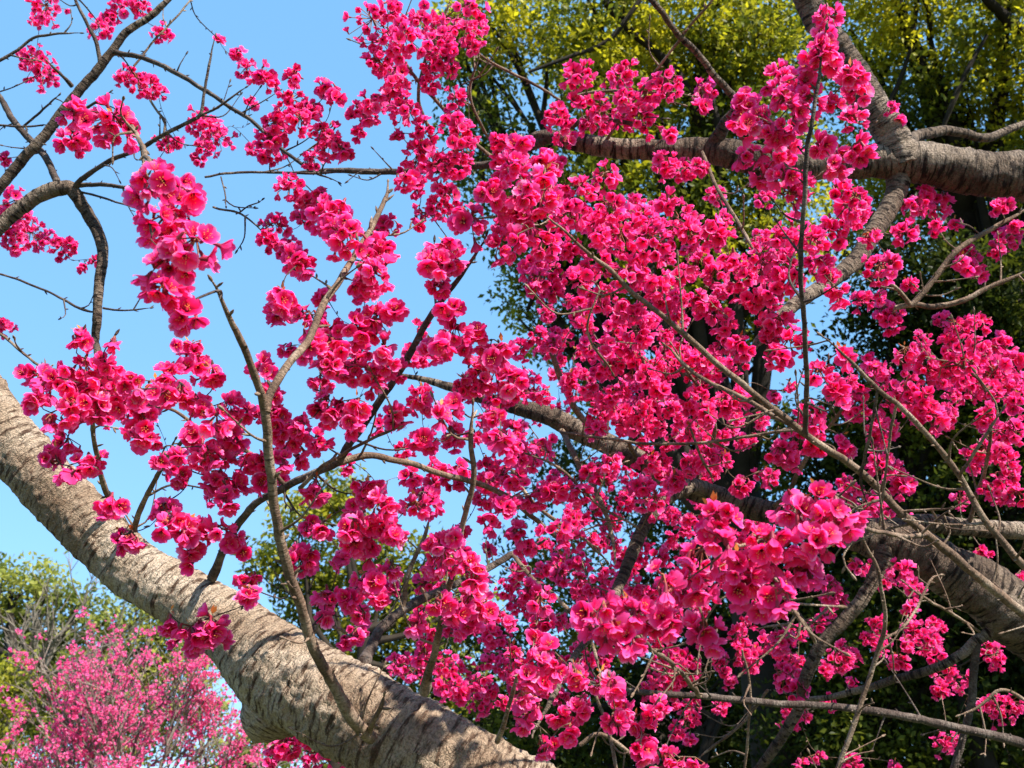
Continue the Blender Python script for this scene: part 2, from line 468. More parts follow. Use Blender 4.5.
#A#
CL_A = {
'N': "155 188 20;185 200 22;165 222 22;195 247 24;165 265 21;163 289 17;187 311 14",
'M': """113 122 22;75 115 11;73 143 14;335 215 18;346 236 20;380 250 14;375 273 16;365 286 13;372 262 12;282 300 16;278 313 11;303 266 13;295 258 10;
85 365 16;105 372 14;62 385 17;90 391 17;115 386 15;70 410 15;95 406 15;116 401 12;131 380 11;45 377 11;32 375 9;36 400 9;50 420 8;78 424 10;140 416 14;150 430 13;137 441 12;141 396 10;
53 459 11;67 443 12;67 473 9;92 464 14;112 505 13;120 538 9;131 540 9;82 338 8;114 342 6;
190 350 13;197 366 13;212 374 10;170 373 11;165 396 11;180 390 10;155 388 8;200 408 14;216 421 14;231 406 13;246 411 10;226 436 16;205 455 13;217 462 13;195 438 11;180 455 8;182 475 8;236 486 14;217 481 11;246 461 12;226 496 10;160 463 8;165 510 11;
170 525 11;186 531 14;201 536 13;195 551 12;216 531 12;236 541 11;246 581 11;250 596 9;168 620 8;190 634 15;210 625 13;215 637 11;196 645 8;
310 320 13;326 331 14;313 346 12;336 346 15;356 326 12;380 316 11;395 311 9;375 326 10;330 366 14;351 371 14;371 376 13;384 351 14;391 371 9;361 356 12;320 381 10;340 411 13;356 406 12;326 406 13;350 422 10;
264 371 13;276 416 13;281 431 13;300 426 10;299 441 12;270 396 11;319 441 10;265 461 11;281 461 10;297 461 9;262 480 10;
451 313 13;456 331 13;430 351 12;441 346 11;461 346 12;479 336 10;432 266 13;436 286 10;447 262 10;
476 376 17;496 376 18;490 356 13;465 386 12;501 351 12;511 377 13;395 416 13;420 406 10;440 416 10;451 411 11;425 441 10;451 431 10;495 421 11;500 441 11;510 447 10;
316 486 14;366 491 14;356 506 12;381 506 13;415 506 12;430 501 11;303 562 16;310 526 8;323 529 8;340 561 9;330 601 13;350 600 12;366 523 15;386 526 13;395 536 11;353 526 10;352 543 10;370 546 10;365 581 11;376 583 10;380 601 9;391 571 8;362 616 7;325 620 7;
443 555 15;440 545 12;452 541 11;470 561 11;476 581 10;470 600 14;456 611 11;470 621 13;486 606 11;440 601 9;418 620 7;470 223 16;447 250 14;500 246 13""",
'F': """265 78 11;296 77 9;325 88 10;334 98 8;318 107 6;290 103 12;275 125 15;310 110 9;300 121 12;322 131 11;330 141 14;342 152 9;272 141 13;270 155 11;313 160 9;290 186 12;305 201 12;305 215 11;322 196 9;275 226 11;270 239 12;290 250 12;387 226 11;375 240 9;
296 731 14;286 746 14;315 736 13;331 746 11;346 757 11;318 757 11;275 760 8;303 719 9;
490 480 10;505 475 11;480 500 10;460 470 8;410 480 10;345 462 9;436 470 9""",
'B': """46 8 14;40 20 9;100 28 12;125 6 14;112 18 9;140 5 9;160 33 9;38 62 17;44 75 11;28 58 9;137 83 15;125 78 10;150 85 10;157 93 8;200 122 13;218 140 15;210 128 12;165 143 10;198 160 6;218 42 5;237 53 6;245 70 9;250 103 7;252 148 6;4 160 6;17 203 14;30 235 15;12 238 13;22 218 11;45 240 9;62 247 11;72 246 7;8 212 9;85 267 4;95 262 5;8 328 7;3 322 5;
176 142 8;205 145 9""",
}
CL_B = {
'N': "715 518 17;703 556 20;664 584 17;690 588 18;738 568 21;768 546 23;798 512 21;834 520 19;814 543 20;797 570 19;751 592 21;776 597 15;704 628 15;664 624 14;588 614 15;604 611 15;632 612 14;607 632 13;628 637 13;646 626 9;818 497 15;850 515 10;722 540 12",
'M': """828 18 13;822 36 9;823 49 12;834 60 10;814 61 12;776 76 13;790 86 15;785 101 13;808 101 15;795 116 13;776 96 10;775 131 13;786 141 15;780 156 13;808 78 10;852 75 13;857 91 11;830 105 9;852 120 12;855 150 13;840 158 11;820 147 11;834 167 9;
748 105 12;745 125 13;760 116 11;736 112 8;750 155 10;762 175 9;785 176 13;791 196 14;801 186 11;
487 191 13;496 201 13;506 176 11;520 146 9;516 166 12;545 166 13;525 191 15;545 196 14;530 226 14;545 241 13;517 241 10;520 210 12;545 178 11;
535 641 12;550 651 8;540 661 11;528 677 9;545 681 10;560 665 8;575 676 10;578 710 10;570 731 9;560 716 10;610 686 10;620 706 13;600 681 8;615 721 9;635 726 8;650 716 11;660 706 9;530 710 11;520 700 9;525 726 8;540 745 8;552 746 7;
787 505 10;652 745 13;666 756 11;641 752 9;696 765 8;680 766 9;512 655 9;520 670 9""",
'G': """580 190 13;570 215 15;558 222 10;605 178 11;610 207 11;602 226 12;620 236 16;640 221 15;648 241 16;600 238 10;670 206 11;686 216 11;665 236 13;690 231 13;711 231 12;725 233 8;570 250 11;840 190 12;855 201 13;845 216 13;830 231 13;860 216 9;870 236 8;796 236 14;780 241 13;815 241 12;
780 263 14;790 281 13;775 291 11;820 263 11;830 276 9;835 291 9;880 270 13;890 262 8;780 321 13;790 341 12;778 356 11;801 346 8;768 345 9;
806 416 11;811 427 9;800 436 13;780 451 12;790 457 10;812 446 9;820 375 12;836 391 11;838 401 9;841 356 9;
530 266 11;545 271 13;550 291 11;535 281 12;580 281 12;586 268 11;605 266 11;625 276 14;640 262 11;655 286 14;660 299 10;600 300 12;620 311 11;636 311 9;712 310 13;725 320 10;700 300 9;740 346 12;722 346 11;765 330 10;755 300 11;745 275 12;760 262 11;730 262 11;715 275 10;735 290 10;700 262 10;680 275 10;
520 456 11;546 446 9;611 461 11;605 476 11;590 470 8;640 486 12;655 501 12;530 501 12;560 491 12;576 491 11;520 481 10;545 490 10;525 546 10;555 531 11;570 541 10;540 601 12;530 590 10;546 626 11;516 530 10;505 510 10;490 520 9""",
'F': """372 22 16;382 45 16;376 63 12;392 10 11;405 41 17;420 21 14;440 46 14;445 31 11;466 14 19;468 31 12;471 47 8;432 65 11;446 61 10;452 69 6;395 72 12;397 88 12;405 108 13;392 98 9;430 85 8;455 100 10;447 120 6;463 130 12;462 146 11;423 136 13;420 151 15;415 166 12;438 166 13;405 180 10;415 186 9;452 169 11;463 163 8;445 195 14;440 208 11;419 212 7;421 225 4;502 145 11;505 156 12;
360 115 12;372 108 12;358 133 5;398 137 5;
575 76 12;585 72 8;621 75 15;665 82 14;650 91 12;705 91 11;702 108 7;560 118 14;575 103 7;565 138 8;585 126 8;601 110 12;602 128 7;625 101 10;640 116 15;622 121 9;670 135 5;665 166 11;681 171 11;698 168 9;655 158 6;890 108 6;898 119 5;
912 206 11;905 231 10;925 196 9;938 206 13;935 225 7;955 226 5;1000 208 9;1005 240 12;965 253 8;995 250 8;1015 228 7;862 302 9;880 297 5;892 321 12;885 310 9;909 285 6;970 266 13;962 262 8;
905 352 9;920 350 9;943 325 9;960 328 11;978 325 9;948 341 8;925 370 12;945 370 12;965 360 14;980 350 12;1000 345 11;985 375 14;1000 370 11;970 386 13;990 391 10;1015 360 9;1010 390 11;1018 401 8;890 396 12;906 391 12;920 401 13;930 416 13;940 421 10;855 411 11;875 421 9;868 360 9;875 371 9;850 381 8;860 391 8;
790 385 5;773 396 5;770 475 7;842 440 5;878 440 11;891 430 8;880 466 12;895 476 11;905 486 9;850 491 9;865 501 9;846 450 7;985 416 11;1000 436 11;1015 431 11;985 451 9;970 456 7;1005 456 11;1000 490 11;1008 475 11;1018 495 9;990 490 9;
580 316 9;586 326 8;590 345 9;605 351 9;615 335 13;630 346 13;640 335 11;635 366 13;646 376 11;610 366 10;600 371 9;655 366 9;665 371 11;690 360 11;700 376 11;735 361 11;715 372 9;740 400 11;700 395 9;725 402 10;705 416 11;690 406 9;520 350 9;525 381 11;545 395 9;515 396 11;575 390 9;590 385 8;600 406 13;611 399 11;620 390 9;595 426 11;625 415 10;640 410 10;650 400 11;660 390 7;640 430 11;655 426 9;625 431 7;667 446 5;650 461 11;661 461 9;700 461 11;711 456 11;725 460 6;690 436 8;675 480 9;740 486 10;765 475 7;690 470 9;
500 500 9;602 572 8;580 560 9;560 575 9;590 590 7;640 590 9;620 580 8;660 560 9;780 640 12;786 675 14;797 690 9;831 588 11;840 601 7;900 571 11;911 586 9;855 566 7""",
'B': """910 608 7;915 631 12;930 625 7;880 641 9;868 638 6;838 662 13;850 655 9;825 670 7;935 655 9;948 668 7;930 672 4;950 685 11;940 690 8;970 680 7;990 650 11;996 658 8;1000 710 13;1012 705 10;986 705 8;945 743 11;955 738 7;792 718 10;805 715 6;818 758 6;850 762 9;800 765 6;895 766 5;982 552 7;992 610 5;1020 575 5;
655 640 9;659 665 10;670 661 9;685 675 11;690 661 8;675 655 9;695 664 4;675 730 8;690 720 8;671 700 9;685 706 8;690 740 7;720 660 8;740 650 9;730 680 7;750 665 7;767 642 11;755 655 8;
407 670 13;400 663 9;445 665 12;460 671 12;455 690 11;471 686 10;481 706 11;490 690 9;500 665 9;505 702 9;430 655 7;500 640 9;515 690 9;
560 560 9;575 520 9;600 500 9;615 520 8;600 545 8;580 580 8;520 570 9;505 590 9;545 570 8;560 620 8;500 615 8;615 545 7;640 560 7;650 610 7;690 520 8;670 540 7;530 610 8;
760 420 8;750 440 7;730 430 7;680 420 8;670 400 7;560 360 6;540 350 7;560 410 8;720 290 8;690 250 8;675 300 8;680 320 8;665 335 8;680 345 8;570 300 7;590 300 7"""}
def parse(txt, cls):
    return [tuple(float(q) for q in e.split()) + (cls,) for e in txt.replace("\n", "").split(";") if e.strip()]

# ------------------------------------------------------------------ data: branches (x y depth radius in pixels)
BR_A = {
'upright shoot': "372 738 1.57 9;352 716 1.52 9;333 684 1.48 8;312 645 1.44 7.5;300 602 1.41 7;286 560 1.38 7;276 510 1.35 6.5;268 452 1.32 6.5;264 410 1.30 6.5;258 386 1.28 5.5;246 356 1.25 5;232 325 1.22 4.6;221 300 1.20 4.2;212 281 1.18 3.6",
'fork': "266 412 1.30 6;271 393 1.31 5.6;290 363 1.34 5.4;310 336 1.38 5.2;323 306 1.42 5;340 280 1.46 4.6;353 260 1.5 4.2;370 230 1.56 3.8;383 203 1.62 3.2;388 182 1.68 2.6",
'dark': "212 578 1.86 7;224 548 1.82 5.5;238 524 1.78 5.2;256 503 1.74 5.2;286 486 1.70 5.6;309 476 1.68 5.4;336 463 1.66 5.2;349 443 1.64 5.5;369 416 1.62 5.2;386 393 1.61 5;403 369 1.60 4.8;419 336 1.58 4.6;433 313 1.56 4.2;453 286 1.54 3.8;474 256 1.52 3.2;486 236 1.50 2.6",
'arch': "336 463 1.66 5.5;355 458 1.67 5;373 456 1.68 4.6;406 463 1.72 4.2;439 473 1.76 4;483 486 1.82 4;514 502 1.88 3.6;548 530 1.95 3;570 552 2.0 2.6",
'rise': "424 692 1.66 8;430 665 1.62 5.5;434 655 1.60 5;443 612 1.56 4.6;456 562 1.53 4.2;464 519 1.50 4;474 480 1.48 4;471 440 1.47 3.6;473 405 1.46 2.8",
'back': "364 662 1.80 10;368 652 1.84 8;379 632 1.88 7;403 610 1.93 6.5;436 592 1.99 5.5;469 579 2.04 5;512 555 2.10 4.4;545 540 2.15 3.5",
'side': "403 608 1.93 3.6;410 570 1.93 3.2;424 540 1.94 3;429 520 1.95 2.4",
'stub shoot': "368 734 1.56 5;372 722 1.53 3.6;380 708 1.51 3.2;384 696 1.50 2.4",
'low shoot': "497 742 1.60 4;505 720 1.57 3.2;515 685 1.55 2.8;522 655 1.53 2.2",
'pale left': "133 544 1.96 4;137 520 1.92 4;150 490 1.86 3.6;166 462 1.80 3;175 440 1.76 2.4",
'spur left': "112 505 1.9 4;106 488 1.86 4;100 468 1.82 3.8;94 436 1.76 3.2;92 415 1.7 2.4",
'bark shoot': "345 632 1.62 2.6;330 625 1.58 2.4;318 622 1.55 1.8",
'elbow': "-70 265 2.6 13;-30 246 2.6 11;0 226 2.6 9;20 207 2.6 9;43 192 2.6 9;67 187 2.6 9;75 192 2.6 8;90 217 2.6 7.5;101 240 2.58 7;103 258 2.56 6.5;98 288 2.54 6;97 315 2.52 5.5;96 345 2.5 4.5;100 372 2.3 3.5",
'long grey': "-45 248 2.62 8;0 187 2.6 6.5;20 163 2.6 6.3;43 137 2.6 6;62 113 2.6 6;78 92 2.6 5.8;97 70 2.6 5.6;110 53 2.6 5.2;125 35 2.6 4.8;147 18 2.6 4.2;167 0 2.6 3.6;190 -25 2.6 3",
'up twig': "100 62 2.6 3;95 40 2.6 2.6;85 20 2.6 2.3;75 0 2.6 2;66 -25 2.6 1.6",
'right arm': "116 52 2.6 3.6;140 57 2.58 3.3;167 68 2.55 3.2;200 87 2.5 3;227 105 2.46 2.8;256 125 2.42 2.8;276 143 2.38 2.6;299 163 2.34 2.4;316 173 2.3 2.2;338 182 2.28 1.6",
'wavy': "75 188 2.6 5;82 179 2.58 3.6;107 163 2.55 3.2;140 148 2.52 3;167 133 2.5 2.8;187 123 2.48 2.6;200 115 2.46 2.4;204 97 2.46 2;210 60 2.46 1.8;215 37 2.46 1.4",
'wavy two': "200 115 2.46 1.8;220 106 2.45 1.6;245 88 2.44 1.2",
'crossing': "57 182 2.61 5;47 160 2.64 4.6;30 140 2.68 4.4;13 120 2.7 4.2;0 97 2.74 4;-25 70 2.78 3.6",
'thin left': "-25 70 2.55 2.4;0 60 2.55 2.2;17 50 2.55 2;33 38 2.55 1.9;50 35 2.55 1.7;80 33 2.55 1.2",
'small a': "22 128 2.7 1.8;40 112 2.68 1.6;58 96 2.66 1.2",
'small b': "-20 124 2.6 1.6;20 126 2.6 1.5;48 125 2.6 1.2",
'small c': "76 186 2.6 3.4;100 184 2.58 3;125 187 2.55 2.4;150 186 2.5 1.6",
'small d': "80 192 2.6 1.6;105 198 2.58 1.5;125 205 2.56 1.3;141 211 2.55 1",
'small e': "134 66 2.6 1.6;150 45 2.62 1.5;167 27 2.64 1.4;190 0 2.66 1.2;200 -15 2.68 1",
'small f': "150 100 2.56 1.6;158 112 2.55 1.6;165 122 2.54 1.8;163 136 2.52 1.6",
'small g': "72 86 2.6 3;60 72 2.56 2;48 62 2.54 1.6",
'small h': "88 85 2.6 2.4;72 100 2.6 2;84 108 2.6 2;110 92 2.58 1.6",
'flower spur': "131 124 1.5 2.6;138 138 1.38 3;146 155 1.25 3.2;152 166 1.15 2.6",
'wire a': "205 177 2.3 1.6;225 173 2.3 1.7;256 172 2.32 1.8;300 174 2.3 1.9;340 172 2.3 2",
'wire b': "213 207 2.2 1.6;237 212 2.22 1.5;252 222 2.22 1.3;264 233 2.22 1",
'wire c': "236 214 2.22 1.1;248 205 2.22 1;262 200 2.2 0.9",
'wire d': "221 177 2.3 1;225 195 2.26 1;226 206 2.22 1",
'wire e': "0 274 2.5 1.5;40 288 2.52 1.6;75 306 2.53 1.8;95 312 2.52 2.2",
'wire f': "103 308 2.5 1.6;125 311 2.48 1.3;150 308 2.46 0.9",
'wire g': "0 334 1.9 2;20 350 1.85 1.9;38 365 1.8 1.8;60 372 1.7 1.8",
'hook': "300 155 2.36 1.2;322 140 2.34 1.4;330 125 2.34 1.2",
'left back': "286 486 1.7 3.4;262 460 1.68 3;235 445 1.66 2.8;205 432 1.62 2.6;176 412 1.6 2.4;150 405 1.58 2.2;125 395 1.56 2",
'gap': "190 432 1.6 2.6;178 448 1.62 2.8;170 462 1.66 2.2;155 468 1.68 1.4",
'pale up': "300 488 1.69 3;318 470 1.62 2.6;345 452 1.56 2.4;378 436 1.52 2.2;398 428 1.5 2",
}
BR_B = {
'pale wire a': "690 428 1.9 1.6;700 455 1.92 1.8;712 478 1.95 2",
'pale wire b': "898 402 1.58 2;890 440 1.6 2;884 480 1.62 1.8;880 520 1.64 1.4",
'pale wire c': "900 512 1.69 2;930 510 1.66 1.8;950 508 1.62 1.2",
'pale wire d': "742 650 2.0 1.6;750 690 2.0 1.8;748 735 2.02 1.8;742 790 2.05 1.8",
'pale wire e': "600 290 1.7 1.4;588 320 1.7 1.6;592 345 1.72 1.6;612 372 1.75 1.6",
'pale wire f': "640 530 1.8 1.4;600 505 1.8 1.8;560 470 1.8 1.8;530 455 1.8 1.6",
'pale wire g': "760 590 1.7 1.8;720 600 1.7 1.6;690 640 1.72 1.4;660 650 1.74 1.2",
'upper limb': "1230 232 2.3 34;1120 194 2.25 30;1024 178 2.2 27;968 171 2.2 25;928 164 2.2 24;895 160 2.2 22;860 161 2.2 18;820 164 2.2 17;790 165 2.2 17;742 157 2.2 17;699 150 2.22 14;652 150 2.24 12;612 148 2.26 11.5;579 143 2.28 12;549 136 2.3 12;532 138 2.31 9;520 150 2.31 6",
'upper tail': "548 138 2.3 8;524 150 2.31 6;500 163 2.32 5.5;456 167 2.36 5;413 171 2.4 4.6;366 172 2.44 4.2;323 170 2.48 3.6;295 172 2.5 2.6",
'upright limb': "902 166 2.2 23;888 130 2.2 19;868 96 2.2 17;848 62 2.2 16;822 26 2.2 15;806 0 2.2 14;790 -40 2.2 13;770 -90 2.2 11",
'hanging limb': "898 178 2.2 17;895 196 2.19 15;885 217 2.16 14;868 240 2.12 13;855 261 2.08 12;828 283 2.04 10.5;805 297 2.0 10;785 313 1.97 9;768 331 1.94 8;752 350 1.92 5;735 372 1.9 3",
'side limb': "905 148 2.24 9;918 136 2.3 6.5;940 131 2.34 6;962 133 2.36 5.5;985 138 2.38 5;1005 131 2.4 4.6;1024 124 2.42 4;1060 110 2.45 3.4",
'short stub': "716 142 2.2 9;726 124 2.18 7;738 104 2.16 4.4;728 90 2.14 4;719 80 2.13 4;699 57 2.1 3.8;675 30 2.06 3.5;652 0 2.02 3.2;630 -30 2.0 3",
'thin pale': "603 144 2.26 2.4;625 113 2.2 2;659 67 2.12 1.9;690 27 2.06 1.8;712 0 2.02 1.6;728 -25 2.0 1.4",
'dark rod': "572 128 2.2 2.6;585 117 2.18 3;612 120 2.16 3.2;645 126 2.14 2.8",
'flower rod': "576 96 2.2 1.8;596 92 2.2 2;618 91 2.2 2;645 93 2.2 2;668 92 2.2 1.8;692 96 2.2 1.4",
'drop twig': "702 152 2.15 2.6;708 168 2.1 2.6;715 183 2.05 2.6;732 213 1.98 2.6;748 240 1.92 2.4;757 256 1.9 2",
'top fan a': "500 163 2.32 3;470 140 2.3 2.6;440 105 2.26 2.6;412 72 2.2 2.4;393 45 2.18 2.2;384 28 2.16 1.8",
'top fan b': "436 170 2.38 3.4;430 135 2.32 2.8;418 100 2.28 2.4;425 60 2.22 2.2;440 30 2.2 2;450 0 2.2 1.8",
'top fan c': "508 160 2.32 2.6;490 140 2.28 2.4;478 120 2.24 2;470 90 2.22 1.8;478 60 2.2 1.8",
'top fan d': "560 100 2.25 1.8;535 85 2.25 2;510 72 2.24 2;485 58 2.22 1.8;470 45 2.2 1.6",
'wire right': "420 212 2.2 1.4;445 219 2.2 1.5;475 219 2.18 1.5;510 214 2.15 1.4",
'lower limb': "1230 760 2.3 46;1120 680 2.26 42;1024 621 2.22 37;985 592 2.22 34;950 571 2.22 30;915 552 2.22 27;880 540 2.23 24;850 533 2.25 18;815 524 2.28 14;768 512 2.32 13;730 502 2.34 13;690 487 2.36 13;650 467 2.38 12.5;620 451 2.4 12.5;580 431 2.42 12;545 415 2.44 11;512 406 2.47 9;480 398 2.5 7;450 387 2.52 5.5;412 377 2.55 4;388 374 2.56 2.6;360 380 2.56 2",
'upper fork': "880 535 2.24 14;905 526 2.26 12;925 524 2.28 11;968 528 2.3 10;1024 531 2.33 10;1080 540 2.36 10",
'curved limb': "704 489 2.34 10;690 486 2.3 9;672 495 2.26 8.5;655 510 2.22 8;642 532 2.18 7.6;630 559 2.14 7.2;620 582 2.1 6.6;614 600 2.06 5.6;600 625 2.0 4.6;580 650 1.9 4;560 680 1.8 3.6;545 710 1.7 3.4;532 738 1.66 3",
'down limb': "884 548 2.2 13;878 568 2.19 11;865 595 2.18 10;845 619 2.18 9.5;820 648 2.18 9;806 678 2.18 8.5;800 702 2.19 8;788 728 2.2 7.6;766 760 2.22 7;735 800 2.26 6.5",
'under branch': "1015 632 2.2 12;1002 628 2.2 9;978 641 2.2 7.5;940 665 2.22 6.5;890 681 2.26 5.5;845 694 2.3 4.6;810 698 2.34 3.6;770 690 2.38 2.4",
'drop branch': "976 640 2.2 6;973 680 2.2 5.4;970 710 2.2 5;955 765 2.2 4.6;945 800 2.2 4.2",
'low rod': "1100 765 2.0 7;1024 743 2.0 6.4;981 733 2.0 6;928 721 2.0 5.6;858 709 2.0 5.2;768 703 2.0 4.8;700 697 1.98 4.4;640 692 1.95 3.8;600 684 1.9 3;570 674 1.86 2",
'crossing twig': "825 800 1.9 3.4;838 768 1.9 3.4;858 712 1.9 3.4;878 652 1.9 3.2;886 622 1.88 3;880 590 1.86 2.6;876 566 1.85 2.4;864 540 1.84 2.2;861 522 1.84 1.6",
'diagonal': "1100 672 1.75 8;1024 613 1.73 7;1001 595 1.72 6.6;968 569 1.71 6.2;928 535 1.7 5.8;898 511 1.69 5.4;868 478 1.68 5.2;825 447 1.66 5;800 430 1.65 4.8;768 406 1.64 4.6;745 387 1.63 4.4;712 359 1.62 4.2;672 323 1.6 3.8;632 291 1.6 3.4;612 272 1.6 3;592 256 1.6 2.8;570 236 1.58 2.4;550 219 1.57 2.2;530 202 1.56 1.8",
'parallel': "800 428 1.65 3.4;768 413 1.67 3.2;739 396 1.7 3;712 383 1.72 2.8;689 369 1.75 2.6;665 345 1.78 2",
'second diagonal': "1090 630 1.62 5.5;1024 566 1.6 5;1001 539 1.6 4.8;978 510 1.6 4.4;960 477 1.6 4;935 445 1.59 3.8;905 412 1.58 3.4;878 389 1.57 3;850 362 1.57 2.6;822 336 1.57 2",
'upright twig': "806 434 1.65 3.6;806 403 1.6 3.6;806 356 1.54 3.5;801 290 1.48 3.4;803 240 1.45 3.2;804 200 1.43 3.2;806 150 1.42 3.2;811 127 1.41 3;818 90 1.41 2.6;821 60 1.41 2;826 30 1.41 1.6",
'near twig': "928 535 1.7 3.4;900 535 1.55 3;860 528 1.4 3;828 522 1.25 3;795 530 1.14 3;762 540 1.1 2.8;728 550 1.08 2.4;700 570 1.08 2;672 590 1.08 1.6",
'near twig two': "815 642 1.5 2.4;800 620 1.38 2.6;786 600 1.25 2.6;776 580 1.14 2.4",
'near twig three': "700 696 1.98 3.4;680 672 1.7 3.2;655 650 1.4 3;630 632 1.2 2.8;610 618 1.12 2.2",
'sweeping wire': "560 432 1.9 1.8;600 438 1.85 2;650 444 1.8 2;700 443 1.78 2;740 438 1.74 2;776 432 1.7 2;800 430 1.66 2.2",
'v twig': "960 477 1.6 2.4;965 470 1.58 2.4;975 450 1.56 2.2;988 430 1.55 2;1002 410 1.54 1.6",
'up twig': "878 389 1.57 2.2;872 420 1.6 2.2;866 450 1.64 2.2;862 480 1.68 2;866 500 1.7 1.6",
'right fork': "895 308 2.1 3.6;915 305 2.1 3.8;935 307 2.1 4;960 302 2.1 3.6;985 290 2.1 3.2;1024 272 2.1 3",
'right fork up': "911 305 2.1 4.2;925 290 2.1 4;945 265 2.1 4;958 250 2.1 3.8;985 232 2.12 3.4;1024 210 2.14 3",
'right fork left': "912 306 2.1 3.2;898 290 2.08 2.6;885 280 2.06 2",
'fan one': "600 438 2.4 4;575 410 2.36 4.4;562 380 2.32 4.2;553 355 2.3 3.6;545 335 2.28 2.6",
'fan two': "640 462 2.38 3.4;630 440 2.3 3;650 410 2.25 2.6;645 370 2.2 2.4;635 330 2.15 2.2;640 295 2.1 2",
'fan three': "690 487 2.36 4;705 460 2.3 3.4;715 430 2.25 3;705 400 2.2 2.6;690 375 2.15 2.2;672 345 2.1 1.8",
'fan four': "560 426 2.44 4;574 455 2.3 4;590 480 2.25 4;600 500 2.2 3.6;612 530 2.18 3;615 560 2.16 2.4",
'fan five': "770 512 2.32 4;790 490 2.25 3.2;805 460 2.2 2.8;830 425 2.15 2.4;850 400 2.1 2",
'fan six': "968 528 2.3 3.6;975 500 2.26 3;985 470 2.2 2.6;990 430 2.15 2.4;985 390 2.1 2.2;960 365 2.1 2;930 358 2.1 1.6",
'fan seven': "512 555 2.1 3;535 580 2.0 3;560 600 1.95 2.8;590 640 1.9 2.4;600 675 1.86 2",
'fan eight': "512 470 2.0 2.6;530 500 1.98 2.6;555 520 1.96 2.6;590 545 1.96 2.4;606 560 1.98 2",
'bare a': "590 684 1.9 2;605 720 1.88 2.4;612 745 1.86 2.6;618 775 1.84 2.8",
'bare b': "768 690 2.3 2;740 725 2.3 2;715 745 2.3 1.8;700 757 2.3 1.4",
'bare c': "836 600 2.4 1.6;805 628 2.3 2;790 625 2.3 2;760 628 2.3 1.6",
'bare d': "980 632 2.2 2;950 612 2.1 2;920 595 2.0 2;905 583 2.0 1.6",
'bare e': "1024 700 2.1 2.6;1000 690 2.1 2.4;980 706 2.1 2;960 715 2.1 1.6",
'bare f': "880 641 1.9 2;905 625 1.95 2;930 582 2.0 1.8;940 575 2.02 1.4",
'bare g': "770 560 2.3 2;790 600 2.25 2.6;815 640 2.2 3",
'bare h': "580 745 2.0 3;600 735 2.0 3;640 760 2.0 3;670 775 2.0 3",
}
DARK_KEYS = set("dark|back|right arm|wavy|wavy two|crossing|thin left|small a|small b|small c|small d|small g|small h|wire a|wire b|wire c|wire d|wire e|wire f|up twig|upper tail|low rod|dark rod|side limb|drop branch|upright twig".split("|"))
TRUNK_A = "-95 305 2.12 30;-70 338 2.08 31;-40 378 2.05 31;-8 420 2.02 30;24 458 2.0 29;72 509 1.96 29;130 565 1.92 29;180 597 1.88 30;232 630 1.84 34;280 672 1.79 46;342 706 1.74 47;402 742 1.70 49;470 782 1.67 51;560 840 1.66 55;640 920 1.68 60;690 1010 1.72 64"

def line(txt):
    a = np.array([[float(q) for q in e.split()] for e in txt.split(";")])
    P = np.array([pt(*r[:3]) for r in a])
    return P, a[:, 3] * a[:, 2] / F_PX

# ------------------------------------------------------------------ the flowering cherry trees in front
def spurs(mb, P, Rr, spacing, mat=0, big=1.0):
    d = 0
    for i in range(1, len(P)):
        d += np.linalg.norm(P[i] - P[i - 1])
        if d > spacing:
            d = random.uniform(-0.4, 0.3) * spacing
            T = norm(P[i] - P[i - 1])
            v = norm(np.cross(T, rng.normal(0, 1, 3)))
            bud(mb, P[i] + v * Rr[i] * 0.7, v * 0.8 + T * 0.7, random.uniform(0.006, 0.013) * big, random.uniform(0.0012, 0.002) * big ** 0.7, mat)
    bud(mb, P[-1], P[-1] - P[-2], 0.011, 0.0022, mat)

def wobble(P, Rr, seed, amt):
    out = P.copy()
    for i in range(1, len(P) - 1):
        q = Vector(P[i] * 14 + seed)
        out[i] += np.array(noise.noise_vector(q)) * amt + np.array(noise.noise_vector(q * 3.3)) * amt * 0.4
    return out

